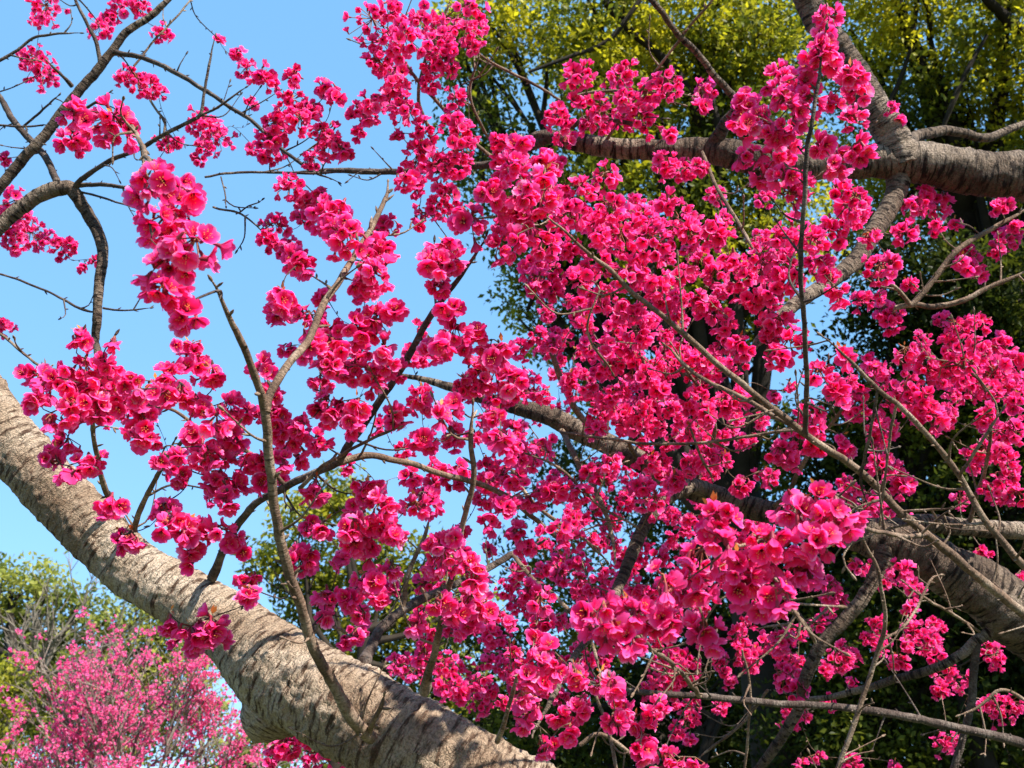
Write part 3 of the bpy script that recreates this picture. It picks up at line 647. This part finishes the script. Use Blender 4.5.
def cherry_tree(root, branches, trunks, clusters, b_trunk, pale_min, b_branch, twiglets):
    nodes = []
    for name, (P, Rr), b in trunks:
        P, Rr = spline(P, Rr, 0.0045)
        mb = MB()
        tube(mb, P, Rr, 104, 0, 0.12, 13, seed=random.uniform(0, 50), rings=0.07)
        mb.build(name, [b], root)
        if name != "limb_stub":
            nodes.append(np.hstack([P, Rr[:, None]])[::10])
    for k, (key, txt) in enumerate(branches.items()):
        P, Rr = line(txt)
        thick = Rr.max() > 0.017
        P, Rr = spline(P, Rr * (0.70 if key in ("hanging limb", "down limb", "under branch") else 0.87 if thick and b_branch else 0.82 if thick else 0.74), 0.005 if thick else 0.012)
        tail = np.clip((1 - np.linspace(0, 1, len(P))) / 0.12, 0, 1)
        Rr = Rr * (0.4 + 0.6 * tail)
        P = wobble(P, Rr, k * 3.7, 0.003 if not thick else 0.004)
        mb = MB()
        if thick:
            tube(mb, P, Rr, 48, 0, 0.13, 17, seed=k * 1.7, rings=0.11)
        else:
            tube(mb, P, Rr, 10, 0, 0.20, 55, seed=k * 1.7)
            spurs(mb, P, Rr, 0.03, 0, 1.6 if key in ("upright shoot", "fork", "spur left", "stub shoot", "rise") else 1.0)
        # bare side twiglets
        for _ in range(int(twiglets * len(P) * 0.012 / 0.10) if not thick else 0):
            i = random.randrange(2, len(P) - 1)
            T = norm(P[i] - P[i - 1]); v = norm(np.cross(T, rng.normal(0, 1, 3)))
            d = norm(T * 0.6 + v); L = random.uniform(0.03, 0.11)
            q = [P[i], P[i] + d * L * 0.5 + rng.normal(0, 0.005, 3), P[i] + d * L + rng.normal(0, 0.012, 3) + np.array([0, 0, L * 0.15])]
            q, rr = spline(q, [min(Rr[i], 0.0022), 0.0014, 0.0009], 0.012)
            tube(mb, q, rr, 6)
            spurs(mb, q, rr, 0.03)
        mb.build("limb" if thick else "branch", [B_DARK if thick else (B_DTWIG if key in DARK_KEYS else B_TWIG)], root)
        nodes.append(np.hstack([P, Rr[:, None]])[::2])
    nodes = np.concatenate(nodes)
    # hang every cluster on the nearest wood, growing thin twigs where none was near
    todo = [(x, y, r, CLASS[c] * random.uniform(0.955, 1.045), c) for x, y, r, c in clusters]
    C = np.array([pt(x, y, d) for x, y, r, d, c in todo])
    tw = MB()
    NP = nodes[:, :3].copy(); NR = nodes[:, 3].copy()
    W = np.eye(3) - 0.55 * np.outer(FWD, FWD)
    best = np.full(len(C), 1e9); arg = np.zeros(len(C), int)
    def relax(lo):
        for i in range(len(C)):
            dd = np.linalg.norm((NP[lo:] - C[i]) @ W, axis=1)
            j = dd.argmin()
            if dd[j] < best[i]:
                best[i] = dd[j]; arg[i] = lo + j
    relax(0)
    left = set(range(len(C)))
    while left:
        i = min(left, key=lambda q: best[q]); left.discard(i)
        a = NP[arg[i]]; b = C[i] + np.array([0, 0, 0.010])
        L = np.linalg.norm(b - a)
        if L > 0.006:
            side = rng.normal(0, 1, 3) * L * 0.10
            q = [a, a * 0.6 + b * 0.4 + side + np.array([0, 0, -L * 0.05]), b]
            r0 = min(NR[arg[i]] * 0.8, 0.0011 + 0.006 * L)
            q, rr = spline(q, [r0, r0 * 0.85, max(0.0011, r0 * 0.65)], 0.012)
            tube(tw, q, rr, 6, 0, 0.2, 70, cap=False, seed=i * 0.7)
            if L > 0.04:
                spurs(tw, q, rr, 0.03)
            lo = len(NP)
            NP = np.vstack([NP, q]); NR = np.concatenate([NR, rr])
            for jx in left:
                dd = np.linalg.norm((q - C[jx]) @ W, axis=1)
                j = dd.argmin()
                if dd[j] < best[jx]:
                    best[jx] = dd[j]; arg[jx] = lo + j
    o = tw.build("twigs", [B_TWIG if b_branch else B_DTWIG], root); o["kind"] = "stuff"
    # clusters: the hundred that show largest are parts, the rest one mass
    order = sorted(range(len(todo)), key=lambda i: -todo[i][2] * (2.0 if todo[i][4] == 'N' else 1))
    rest = MB(); budget = 100
    for rank, i in enumerate(order):
        x, y, r, d, c = todo[i]
        cc, pos, face, rad = cluster_flowers(x, y, r, d)
        temps = HI if c in 'NM' else MID
        if rank < 100:
            mb = MB()
            cluster_stalks(mb, cc, pos, face, rad)
            single = c in 'N' and budget >= len(pos)
            if not single:
                put_flowers(mb, pos, face, rad, temps)
            o = mb.build("blossom_cluster", CL_MATS, root)
            if single:
                budget -= len(pos)
                for q in range(len(pos)):
                    fb = MB()
                    put_flowers(fb, pos[q:q + 1], face[q:q + 1], rad[q:q + 1], HI)
                    fb.build("flower", CL_MATS, o)
        else:
            cluster_stalks(rest, cc, pos, face, rad)
            put_flowers(rest, pos, face, rad, temps)
    if rest.v:
        o = rest.build("blossoms", CL_MATS, root); o["kind"] = "stuff"

clA = [e for c, t in CL_A.items() for e in parse(t, c)]
clB = [e for c, t in CL_B.items() for e in parse(t, c)]

def infill(x, y, rx, ry, n, cls, lo=6, hi=10):
    out = []
    while len(out) < n:
        u, v = rng.uniform(-1, 1, 2)
        if u * u + v * v < 1:
            out.append((x + u * rx, y + v * ry, rng.uniform(lo, hi), cls))
    return out
clB += infill(620, 400, 130, 130, 60, 'B') + infill(610, 390, 120, 120, 25, 'F') + infill(590, 620, 120, 110, 60, 'B') + infill(840, 600, 110, 120, 34, 'B')
clB += infill(950, 420, 80, 90, 22, 'B') + infill(700, 250, 130, 70, 24, 'B') + infill(530, 240, 60, 90, 14, 'F') + infill(740, 640, 110, 100, 30, 'B') + infill(690, 520, 90, 60, 20, 'B')
clA += infill(450, 480, 80, 100, 26, 'F') + infill(360, 360, 80, 80, 14, 'F') + infill(230, 440, 70, 60, 10, 'F') + infill(420, 640, 90, 60, 16, 'F') + infill(90, 395, 60, 30, 8, 'F')

PA, RA = line(TRUNK_A)
base = PA[-1] + np.array([0.10, 0.12, 0]); base[2] = -0.05
mid = (PA[-1] + base) / 2 + np.array([0.03, 0.0, 0.1])
PA = np.vstack([PA, mid, base]); RA = np.concatenate([RA, [0.115, 0.15]])
treeA = thing("cherry_tree", (base[0], base[1], 0), "cherry tree with a thick pale sunlit limb climbing to the left edge, deep pink blossom", "tree", "flowering cherry trees overhead")
stub = line("312 668 1.80 40;296 686 1.80 41;283 700 1.80 38;272 712 1.80 33;264 723 1.80 26;259 732 1.80 18;256 738 1.80 9")
upl = line("-95 305 2.12 29;-105 285 2.3 22;-95 272 2.5 17;-70 265 2.6 13")
cherry_tree(treeA, BR_A, [("trunk", (PA, RA), B_PALE), ("limb_stub", stub, B_PALE), ("limb", upl, B_PALE)], clA, B_PALE, 0.017, False, 0.8)

bB = pt(1330, 700, 2.5); bB0 = bB.copy(); bB0[2] = -0.05
fork = pt(1290, 830, 2.42)
trB = np.array([bB0, bB0 * 0.4 + fork * 0.6 + np.array([0.05, 0.02, 0]), fork, pt(1290, 640, 2.4), pt(1285, 420, 2.36), pt(1265, 300, 2.33), pt(1228, 231, 2.3)])
rB = np.array([0.19, 0.15, 0.14, 0.11, 0.095, 0.085, 0.07])
arm = np.array([fork, pt(1275, 800, 2.35), pt(1228, 758, 2.3)]); rarm = np.array([0.12, 0.11, 0.096])
treeB = thing("cherry_tree", (bB0[0], bB0[1], 0), "cherry tree with brown ringed limbs reaching in from the right edge, deep pink blossom", "tree", "flowering cherry trees overhead")
cherry_tree(treeB, BR_B, [("trunk", (trB, rB), B_DARK), ("limb", (arm, rarm), B_DARK)], clB, B_DARK, 0.017, True, 1.2)

# ------------------------------------------------------------------ leafy trees behind
def leaf_mat(name, dark, mid, light, tl=0.58, sp=0.25):
    return leafy(name, [(0.0, dark), (0.5, mid), (1.0, light)], tl, (1.0, 1.0, 0.6), 0.45, sp)
L_CAMPHOR = leaf_mat("camphor_leaf", (0.05, 0.07, 0.012), (0.15, 0.17, 0.018), (0.46, 0.41, 0.025))
L_SHADE = leaf_mat("evergreen_leaf_shade_tone", (0.016, 0.024, 0.006), (0.042, 0.056, 0.010), (0.13, 0.14, 0.016), 0.45, 0.08)  # the wood's shade is put into this very dark evergreen leaf colour
L_FAR = leaf_mat("broadleaf_far", (0.14, 0.17, 0.04), (0.27, 0.29, 0.07), (0.40, 0.40, 0.09))
L_YEL = leaf_mat("yellow_green_leaf", (0.10, 0.115, 0.015), (0.27, 0.27, 0.03), (0.46, 0.42, 0.05))

def leaves(mb, centres, radii, per, size, tone_c, mat=0, flat=0.55):
    """leaf sprays: `per` folded leaves round every clump centre"""
    n = len(centres) * per
    c = np.repeat(centres, per, 0); rr = np.repeat(radii, per)[:, None]
    u = norm(rng.normal(0, 1, (n, 3))) * rng.uniform(0.15, 1, (n, 1)) ** 0.6
    u[:, 2] *= flat
    p = c + u * rr
    d = norm(rng.normal(0, 1, (n, 3)) + u * 0.6 + np.array([0, 0, -0.2]))
    nn = norm(rng.normal(0, 0.7, (n, 3)) + np.array([0.15, -0.15, 0.75]))
    w = norm(np.cross(d, nn)); nn = np.cross(w, d)
    L = (size * rng.uniform(0.7, 1.3, n))[:, None]
    V = np.stack([p, p + d * L * 0.45 + w * L * 0.26 + nn * L * 0.07, p + d * L, p + d * L * 0.45 - w * L * 0.26 + nn * L * 0.07], 1)
    k = (np.arange(n) * 4)[:, None]
    F = np.vstack([k + np.array([[0, 1, 2]]), k + np.array([[0, 2, 3]])])
    t = np.clip(np.repeat(tone_c, per) + rng.normal(0, 0.16, n), 0, 1)
    A = np.stack([t, rng.random(n), np.zeros(n)], 1)
    mb.add(V.reshape(-1, 3), F, mat, np.repeat(A, 4, 0))

def leafy_tree(name, base, blobs, n_clumps, per, size, clump_r, mat, bark_m, label, trunk_r, cat="tree", group=None, tone=(0.5, 0.2), limb_n=None, extra_limbs=()):
    """blobs: list of (x, y, depth, radius in pixels) giving the crown's masses"""
    root = thing(name, base, label, cat, group)
    base = np.array(base, float)
    B = np.array(blobs, float)
    C = np.array([pt(*b[:3]) for b in B]); Rw = B[:, 3] * B[:, 2] / F_PX
    wgt = Rw ** 2.2; wgt /= wgt.sum()
    pick = rng.choice(len(B), n_clumps, p=wgt)
    u = norm(rng.normal(0, 1, (n_clumps, 3))) * (rng.uniform(0.05, 1, (n_clumps, 1)) ** 0.45)
    cc = C[pick] + u * Rw[pick][:, None]
    tc = np.array([noise.noise(Vector(c * (0.7 / clump_r) * 0.35)) for c in cc]) * 0.85 + rng.normal(0, tone[1], n_clumps) + tone[0]  # random clump tones, painted in for sunlit and self-shaded sprays
    mb = MB()
    leaves(mb, cc, clump_r * rng.uniform(0.6, 1.3, n_clumps), per, size, tc)
    mb.build("crown", [mat], root)
    top = C[np.argmax(C[:, 2])]
    cen = np.average(C, axis=0, weights=wgt)
    tr = MB()
    fork_z = max(base[2] + 0.8, C[:, 2].min() * 0.7)
    fk = np.array([base[0] * 0.7 + cen[0] * 0.3, base[1] * 0.7 + cen[1] * 0.3, fork_z])
    P, Rr = spline([base - [0, 0, 0.1], (base + fk) / 2 + rng.normal(0, 0.06, 3), fk, fk * 0.5 + top * 0.5 + rng.normal(0, 0.2, 3), top], [trunk_r * 1.25, trunk_r, trunk_r * 0.8, trunk_r * 0.4, trunk_r * 0.1], 0.25)
    tube(tr, P, Rr, 14, 0, 0.12, 2.5)
    tr.build("trunk", [bark_m], root)
    lim = MB()
    for i in range(len(C)):
        s = P[int(len(P) * random.uniform(0.45, 0.75))]
        e = C[i]
        m = s * 0.5 + e * 0.5 + np.array([0, 0, -0.12 * np.linalg.norm(e - s)]) + rng.normal(0, 0.08, 3)
        q, rr = spline([s, m, e], [trunk_r * 0.34, trunk_r * 0.22, trunk_r * 0.08], 0.2)
        tube(lim, q, rr, 8, 0, 0.12, 3)
        for _ in range(5):
            a = q[random.randrange(len(q) // 2, len(q))]
            t2 = e + norm(rng.normal(0, 1, 3)) * Rw[i] * random.uniform(0.5, 0.95)
            q2, r2 = spline([a, (a + t2) / 2 + rng.normal(0, 0.06, 3), t2], [trunk_r * 0.10, trunk_r * 0.07, trunk_r * 0.03], 0.25)
            tube(lim, q2, r2, 5)
    o = lim.build("limbs", [bark_m], root); o["kind"] = "stuff"
    for txt in extra_limbs:
        P2, R2 = line(txt)
        q, rr = spline(P2, R2, 0.08)
        mb = MB(); tube(mb, q, rr, 8, 0, 0.15, 4); mb.build("bough", [bark_m], root)
    return root

def ground_at(x, d):
    p = pt(x, 384, d)
    return (p[0], p[1], 0.0)

leafy_tree("broadleaf_tree", ground_at(760, 11.5), [
    (505, 25, 10.5, 62), (455, 40, 10.6, 34), (480, 100, 10.4, 45), (500, 165, 10.2, 50), (525, 235, 10.3, 45), (535, 295, 10.4, 36), (575, 60, 10.8, 50),
    (600, 20, 10, 60), (610, 110, 10, 60), (590, 190, 10, 60), (600, 260, 10.3, 50), (650, 60, 11, 60), (700, 20, 10.2, 70), (700, 90, 10.5, 70), (680, 180, 10.3, 60),
    (560, 340, 10.6, 34), (760, 50, 10.6, 70), (760, 140, 10.4, 60), (700, 250, 10.2, 60), (780, 230, 10.2, 60), (640, 310, 10.8, 46), (740, 320, 10.8, 46), (600, 390, 11, 34)],
    2300, 24, 0.066, 0.20, L_CAMPHOR, B_FAR, "tall yellow-green leafy tree rising behind the pink blossom at the top centre", 0.30, group="leafy trees behind the cherries", tone=(0.58, 0.16),
    extra_limbs=("700 560 11.5 9;715 420 11.2 8;708 250 10.6 7;699 133 10.2 6;685 87 10 5;662 57 9.9 4.5;622 23 9.8 4;590 -20 9.8 3", "640 0 9.6 2.5;609 40 9.6 2.5;569 57 9.6 2;529 72 9.6 1.5", "705 60 10 3;710 90 10 4;720 140 10 5"))
leafy_tree("broadleaf_tree", ground_at(1010, 12.5), [
    (850, 30, 11.5, 70), (930, 40, 11, 70), (1000, 60, 11, 70), (880, 110, 11.4, 60), (960, 110, 11, 60), (1030, 130, 11, 60), (1060, 40, 10.6, 90), (940, 180, 11.6, 50), (1010, 200, 11.5, 60), (860, 200, 11.6, 50), (1100, 150, 10.5, 90), (1000, -40, 11, 80), (880, -50, 11, 80)],
    1650, 24, 0.066, 0.20, L_CAMPHOR, B_FAR, "yellow-green leafy tree above the thick ringed limb in the upper right corner", 0.34, group="leafy trees behind the cherries", tone=(0.64, 0.16),
    extra_limbs=("1150 200 11 9;1080 90 10.8 8;1024 36 10.6 7;1000 12 10.5 6;984 -5 10.4 5;965 -40 10.4 4", "940 135 10.4 2;955 97 10.4 3;970 65 10.4 2.5;987 35 10.4 1.6", "885 110 10.6 2;900 80 10.6 2.5;912 45 10.6 1.6"))
leafy_tree("evergreen_tree", ground_at(940, 10.2), [
    (900, 270, 9.5, 60), (960, 290, 9.3, 60), (1020, 300, 9.2, 70), (880, 340, 9.6, 60), (950, 370, 9.4, 70), (1020, 400, 9.2, 70), (870, 430, 9.6, 60), (930, 470, 9.4, 70), (1010, 500, 9.2, 80), (850, 520, 9.6, 60), (920, 580, 9.3, 80), (1000, 620, 9.2, 80), (870, 640, 9.4, 70), (940, 700, 9.2, 80), (1030, 720, 9.0, 80), (820, 720, 9.4, 70), (860, 780, 9.2, 80), (1090, 500, 9, 100), (1090, 640, 9, 100), (800, 450, 10, 45), (790, 600, 9.8, 55)],
    3000, 26, 0.068, 0.22, L_SHADE, B_FAR, "dark shaded evergreen tree filling the lower right behind the brown limbs", 0.13, group="leafy trees behind the cherries", tone=(0.35, 0.18),
    extra_limbs=("990 800 9.6 24;978 640 9.6 22;965 500 9.6 20;950 430 9.5 18;942 360 9.6 14;930 290 9.7 9",))
leafy_tree("evergreen_tree", ground_at(660, 12.5), [
    (560, 470, 13, 40), (620, 500, 13, 50), (690, 520, 12.8, 50), (750, 500, 12.6, 50), (540, 560, 13, 45), (600, 590, 12.8, 55), (670, 600, 12.6, 60), (740, 590, 12.5, 60), (480, 640, 13, 40), (530, 660, 12.8, 55), (600, 690, 12.5, 60), (680, 690, 12.4, 70), (760, 690, 12.4, 70), (480, 720, 12.8, 50), (560, 750, 12.4, 70), (660, 770, 12.2, 80), (760, 780, 12.2, 80), (770, 430, 12.8, 40)],
    1100, 24, 0.085, 0.30, L_SHADE, B_FAR, "dark leafy tree low in the middle behind the hanging blossom, blue sky in its gaps", 0.09, group="leafy trees behind the cherries", tone=(0.50, 0.22))
leafy_tree("broadleaf_tree", ground_at(350, 17), [
    (300, 520, 17, 34), (340, 500, 17, 34), (275, 560, 17, 28), (330, 570, 17, 34), (385, 560, 17, 34), (410, 600, 17, 36), (400, 640, 17, 38), (350, 630, 17, 40), (440, 640, 17, 34), (300, 600, 17, 30), (430, 560, 17, 28), (470, 600, 17.3, 30), (380, 690, 17, 40), (450, 690, 17, 40)],
    620, 22, 0.11, 0.30, L_YEL, B_FAR, "pale yellow-green tree seen through the blossom just above the pale limb", 0.2, group="leafy trees behind the cherries", tone=(0.45, 0.2))
leafy_tree("broadleaf_tree", ground_at(40, 27), [
    (10, 590, 27, 34), (45, 590, 27, 30), (75, 610, 27, 26), (-30, 600, 27, 50), (20, 640, 27, 40), (70, 650, 27, 40), (-40, 670, 27, 50), (110, 620, 28, 28), (145, 612, 28, 28), (180, 620, 28.5, 26), (120, 660, 28, 40), (175, 650, 28, 36), (205, 650, 29, 24), (60, 710, 27, 60), (140, 710, 28, 60), (205, 700, 28, 30)],
    1050, 24, 0.16, 0.42, L_FAR, B_FAR, "rounded green tree under the pale limb at the left edge, behind the pink tree", 0.3, group="leafy trees behind the cherries", tone=(0.5, 0.16))
leafy_tree("shrub", ground_at(20, 20), [(20, 695, 20, 30), (0, 680, 20, 30), (50, 690, 20, 20), (-30, 700, 20, 40), (10, 740, 20, 50)],
    200, 26, 0.10, 0.28, L_YEL, B_FAR, "bright yellow-green bush at the left edge beside the pale pink tree", 0.08, cat="shrub", tone=(0.35, 0.14))

leafy_tree("evergreen_tree", ground_at(900, 16), [
    (820, 600, 16, 60), (880, 540, 16, 60), (950, 560, 16, 70), (1030, 540, 16, 80), (840, 690, 16, 70), (920, 680, 16, 80), (1010, 680, 16, 90), (760, 740, 16, 70), (850, 780, 16, 80), (950, 780, 16, 90), (1050, 790, 16, 90), (890, 440, 16, 60), (970, 450, 16, 70)],
    1500, 24, 0.14, 0.40, L_SHADE, B_FAR, "dark evergreen tree deep in the shade behind the lower right one", 0.2, group="leafy trees behind the cherries", tone=(0.3, 0.15))
leafy_tree("evergreen_tree", ground_at(620, 17), [
    (520, 740, 17, 60), (590, 720, 17, 60), (660, 700, 17, 60), (730, 680, 17, 60), (560, 790, 17, 70), (650, 790, 17, 80), (740, 780, 17, 80), (600, 640, 17, 34), (700, 620, 17, 40)],
    800, 24, 0.14, 0.40, L_SHADE, B_FAR, "low dark evergreen tree farthest back at the bottom middle", 0.15, group="leafy trees behind the cherries", tone=(0.42, 0.2))
leafy_tree("broadleaf_tree", ground_at(330, 30), [
    (230, 760, 30, 34), (280, 740, 30, 40), (340, 730, 30, 50), (410, 730, 30, 50), (480, 720, 30, 50), (250, 800, 30, 50), (350, 800, 30, 60), (450, 800, 30, 60)],
    420, 24, 0.2, 0.5, L_FAR, B_FAR, "far green tree seen low under the pale limb", 0.25, group="leafy trees behind the cherries", tone=(0.5, 0.16))

# bare grey tree among the far trees
bt = thing("bare_tree", ground_at(15, 24), "bare grey tree with fine leafless twigs in front of the green tree, left edge", "tree")
mb = MB(); p0 = np.array(ground_at(15, 24)); q0 = pt(30, 690, 24)
P, Rr = spline([p0 - [0, 0, .1], (p0 + q0) / 2, q0], [0.12, 0.1, 0.08], 0.3); tube(mb, P, Rr, 10, 0, .1, 3)
mb.build("trunk", [B_GREY], bt)
mb = MB()
def bare(a, d, L, r, depth):
    e = a + d * L
    q, rr = spline([a, (a + e) / 2 + rng.normal(0, L * 0.06, 3), e], [r, r * 0.8, r * 0.6], L / 3)
    tube(mb, q, rr, 5)
    if depth:
        for _ in range(3 if depth > 1 else 4):
            nd = norm(d + rng.normal(0, 0.42, 3) + np.array([0, 0, 0.1]))
            bare(q[random.randrange(len(q) // 2, len(q))], nd, L * random.uniform(0.55, 0.8), r * 0.6, depth - 1)
for tx, ty in ((5, 650), (38, 610), (60, 640), (80, 600), (20, 615), (110, 640)):
    e = pt(tx, ty, 24 + random.uniform(-.8, .8)); bare(q0, norm(e - q0), np.linalg.norm(e - q0) * 0.62, 0.05, 3)
o = mb.build("branches", [B_GREY], bt); o["kind"] = "stuff"

# ------------------------------------------------------------------ the smaller pink cherry further off
M_FARP = leafy("far_cherry_petal", [(0.0, (0.84, 0.05, 0.22)), (0.5, (0.93, 0.11, 0.36)), (1.0, (0.95, 0.36, 0.60))], 0.55, (1, .8, .9))
pk = thing("cherry_tree", ground_at(110, 9.5), "smaller pale pink cherry tree low at the left below the pale limb", "tree")
p0 = np.array(ground_at(110, 9.5)); q0 = pt(110, 880, 9.5)
mb = MB(); P, Rr = spline([p0 - [0, 0, .1], (p0 + q0) / 2 + [0.03, 0, 0], q0], [0.11, 0.09, 0.08], 0.1); tube(mb, P, Rr, 14, 0, .1, 6)
mb.build("trunk", [B_DARK], pk)
tips = []
mb = MB()
def grow(a, d, L, r, depth):
    e = a + d * L
    q, rr = spline([a, (a + e) / 2 + rng.normal(0, L * 0.07, 3), e], [r, r * 0.85, r * 0.65], L / 4)
    tube(mb, q, rr, 6)
    if depth <= 2:
        tips.extend(list(q[1:]))
    if depth:
        for _ in range(3):
            nd = norm(d + rng.normal(0, 0.40, 3) + np.array([0, 0, 0.12]))
            grow(q[random.randrange(len(q) // 2, len(q))], nd, L * random.uniform(0.6, 0.85), r * 0.62, depth - 1)
for tx, ty, dd in ((-40, 750, 9.3), (10, 770, 9.6), (70, 715, 9.2), (85, 668, 9.5), (150, 652, 9.8), (200, 690, 9.5), (235, 725, 9.3), (262, 750, 9.6), (60, 720, 9.0), (150, 700, 9.2), (-60, 760, 9.4), (240, 755, 9.6), (105, 715, 10), (180, 735, 9), (20, 760, 9)):
    e = pt(tx, ty, dd); grow(q0, norm(e - q0), np.linalg.norm(e - q0) * 0.46, 0.022, 4)
o = mb.build("branches", [bark("pink_tree_bark", (0.12, 0.09, 0.07), (0.2, 0.16, 0.13), (0.3, 0.25, 0.2), (0.06, 0.05, 0.04), 40)], pk); o["kind"] = "stuff"
T = np.array(tips); T = T[rng.permutation(len(T))]
rel = (T - CAM); dep = rel @ FWD; sx = 512 + F_PX * (rel @ RGT) / dep; sy = 384 - F_PX * (rel @ UPV) / dep
keep = (sx[:] > -150) & (sy < 900)
T = T[keep][:950]
mb = MB()
pos = np.repeat(T, 11, 0) + rng.normal(0, 0.026, (len(T) * 11, 3))
for tpl in LOW:
    tpl['qm'] = tpl['qm'] * 0; tpl['tm'] = tpl['tm'] * 0
put_flowers(mb, pos, norm(rng.normal(0, 1, pos.shape) + SUN * 0.6), rng.uniform(0.012, 0.018, len(pos)), LOW)
o = mb.build("blossoms", [M_FARP], pk); o["kind"] = "stuff"

# ------------------------------------------------------------------ ground
m, t, out = mat_new("grass_ground")
tc = t.nodes.new("ShaderNodeTexCoord"); nz = t.nodes.new("ShaderNodeTexNoise"); nz.inputs["Scale"].default_value = 3; nz.inputs["Detail"].default_value = 8
t.links.new(tc.outputs["Object"], nz.inputs["Vector"])
rp = ramp(t, [(0.35, (0.06, 0.045, 0.025)), (0.5, (0.06, 0.08, 0.02)), (0.7, (0.10, 0.12, 0.035))])
t.links.new(nz.outputs[0], rp.inputs[0])
pb = t.nodes.new("ShaderNodeBsdfPrincipled"); pb.inputs["Roughness"].default_value = 0.9
t.links.new(rp.outputs[0], pb.inputs["Base Color"]); t.links.new(pb.outputs[0], out.inputs[0])
mb = MB()
n = 60
g = np.sign(np.linspace(-1, 1, n)) * np.abs(np.linspace(-1, 1, n)) ** 2.5 * 1500
X, Y = np.meshgrid(g, g, indexing='ij')
i, k = np.meshgrid(np.arange(n - 1), np.arange(n - 1), indexing='ij'); a = (i * n + k).ravel()
mb.add(np.stack([X, Y, 0 * X], -1).reshape(-1, 3), np.stack([a, a + n, a + n + 1, a + 1], 1))
gr = mb.build("ground", [m]); gr["kind"] = "structure"; gr["label"] = "grassy ground under the trees"
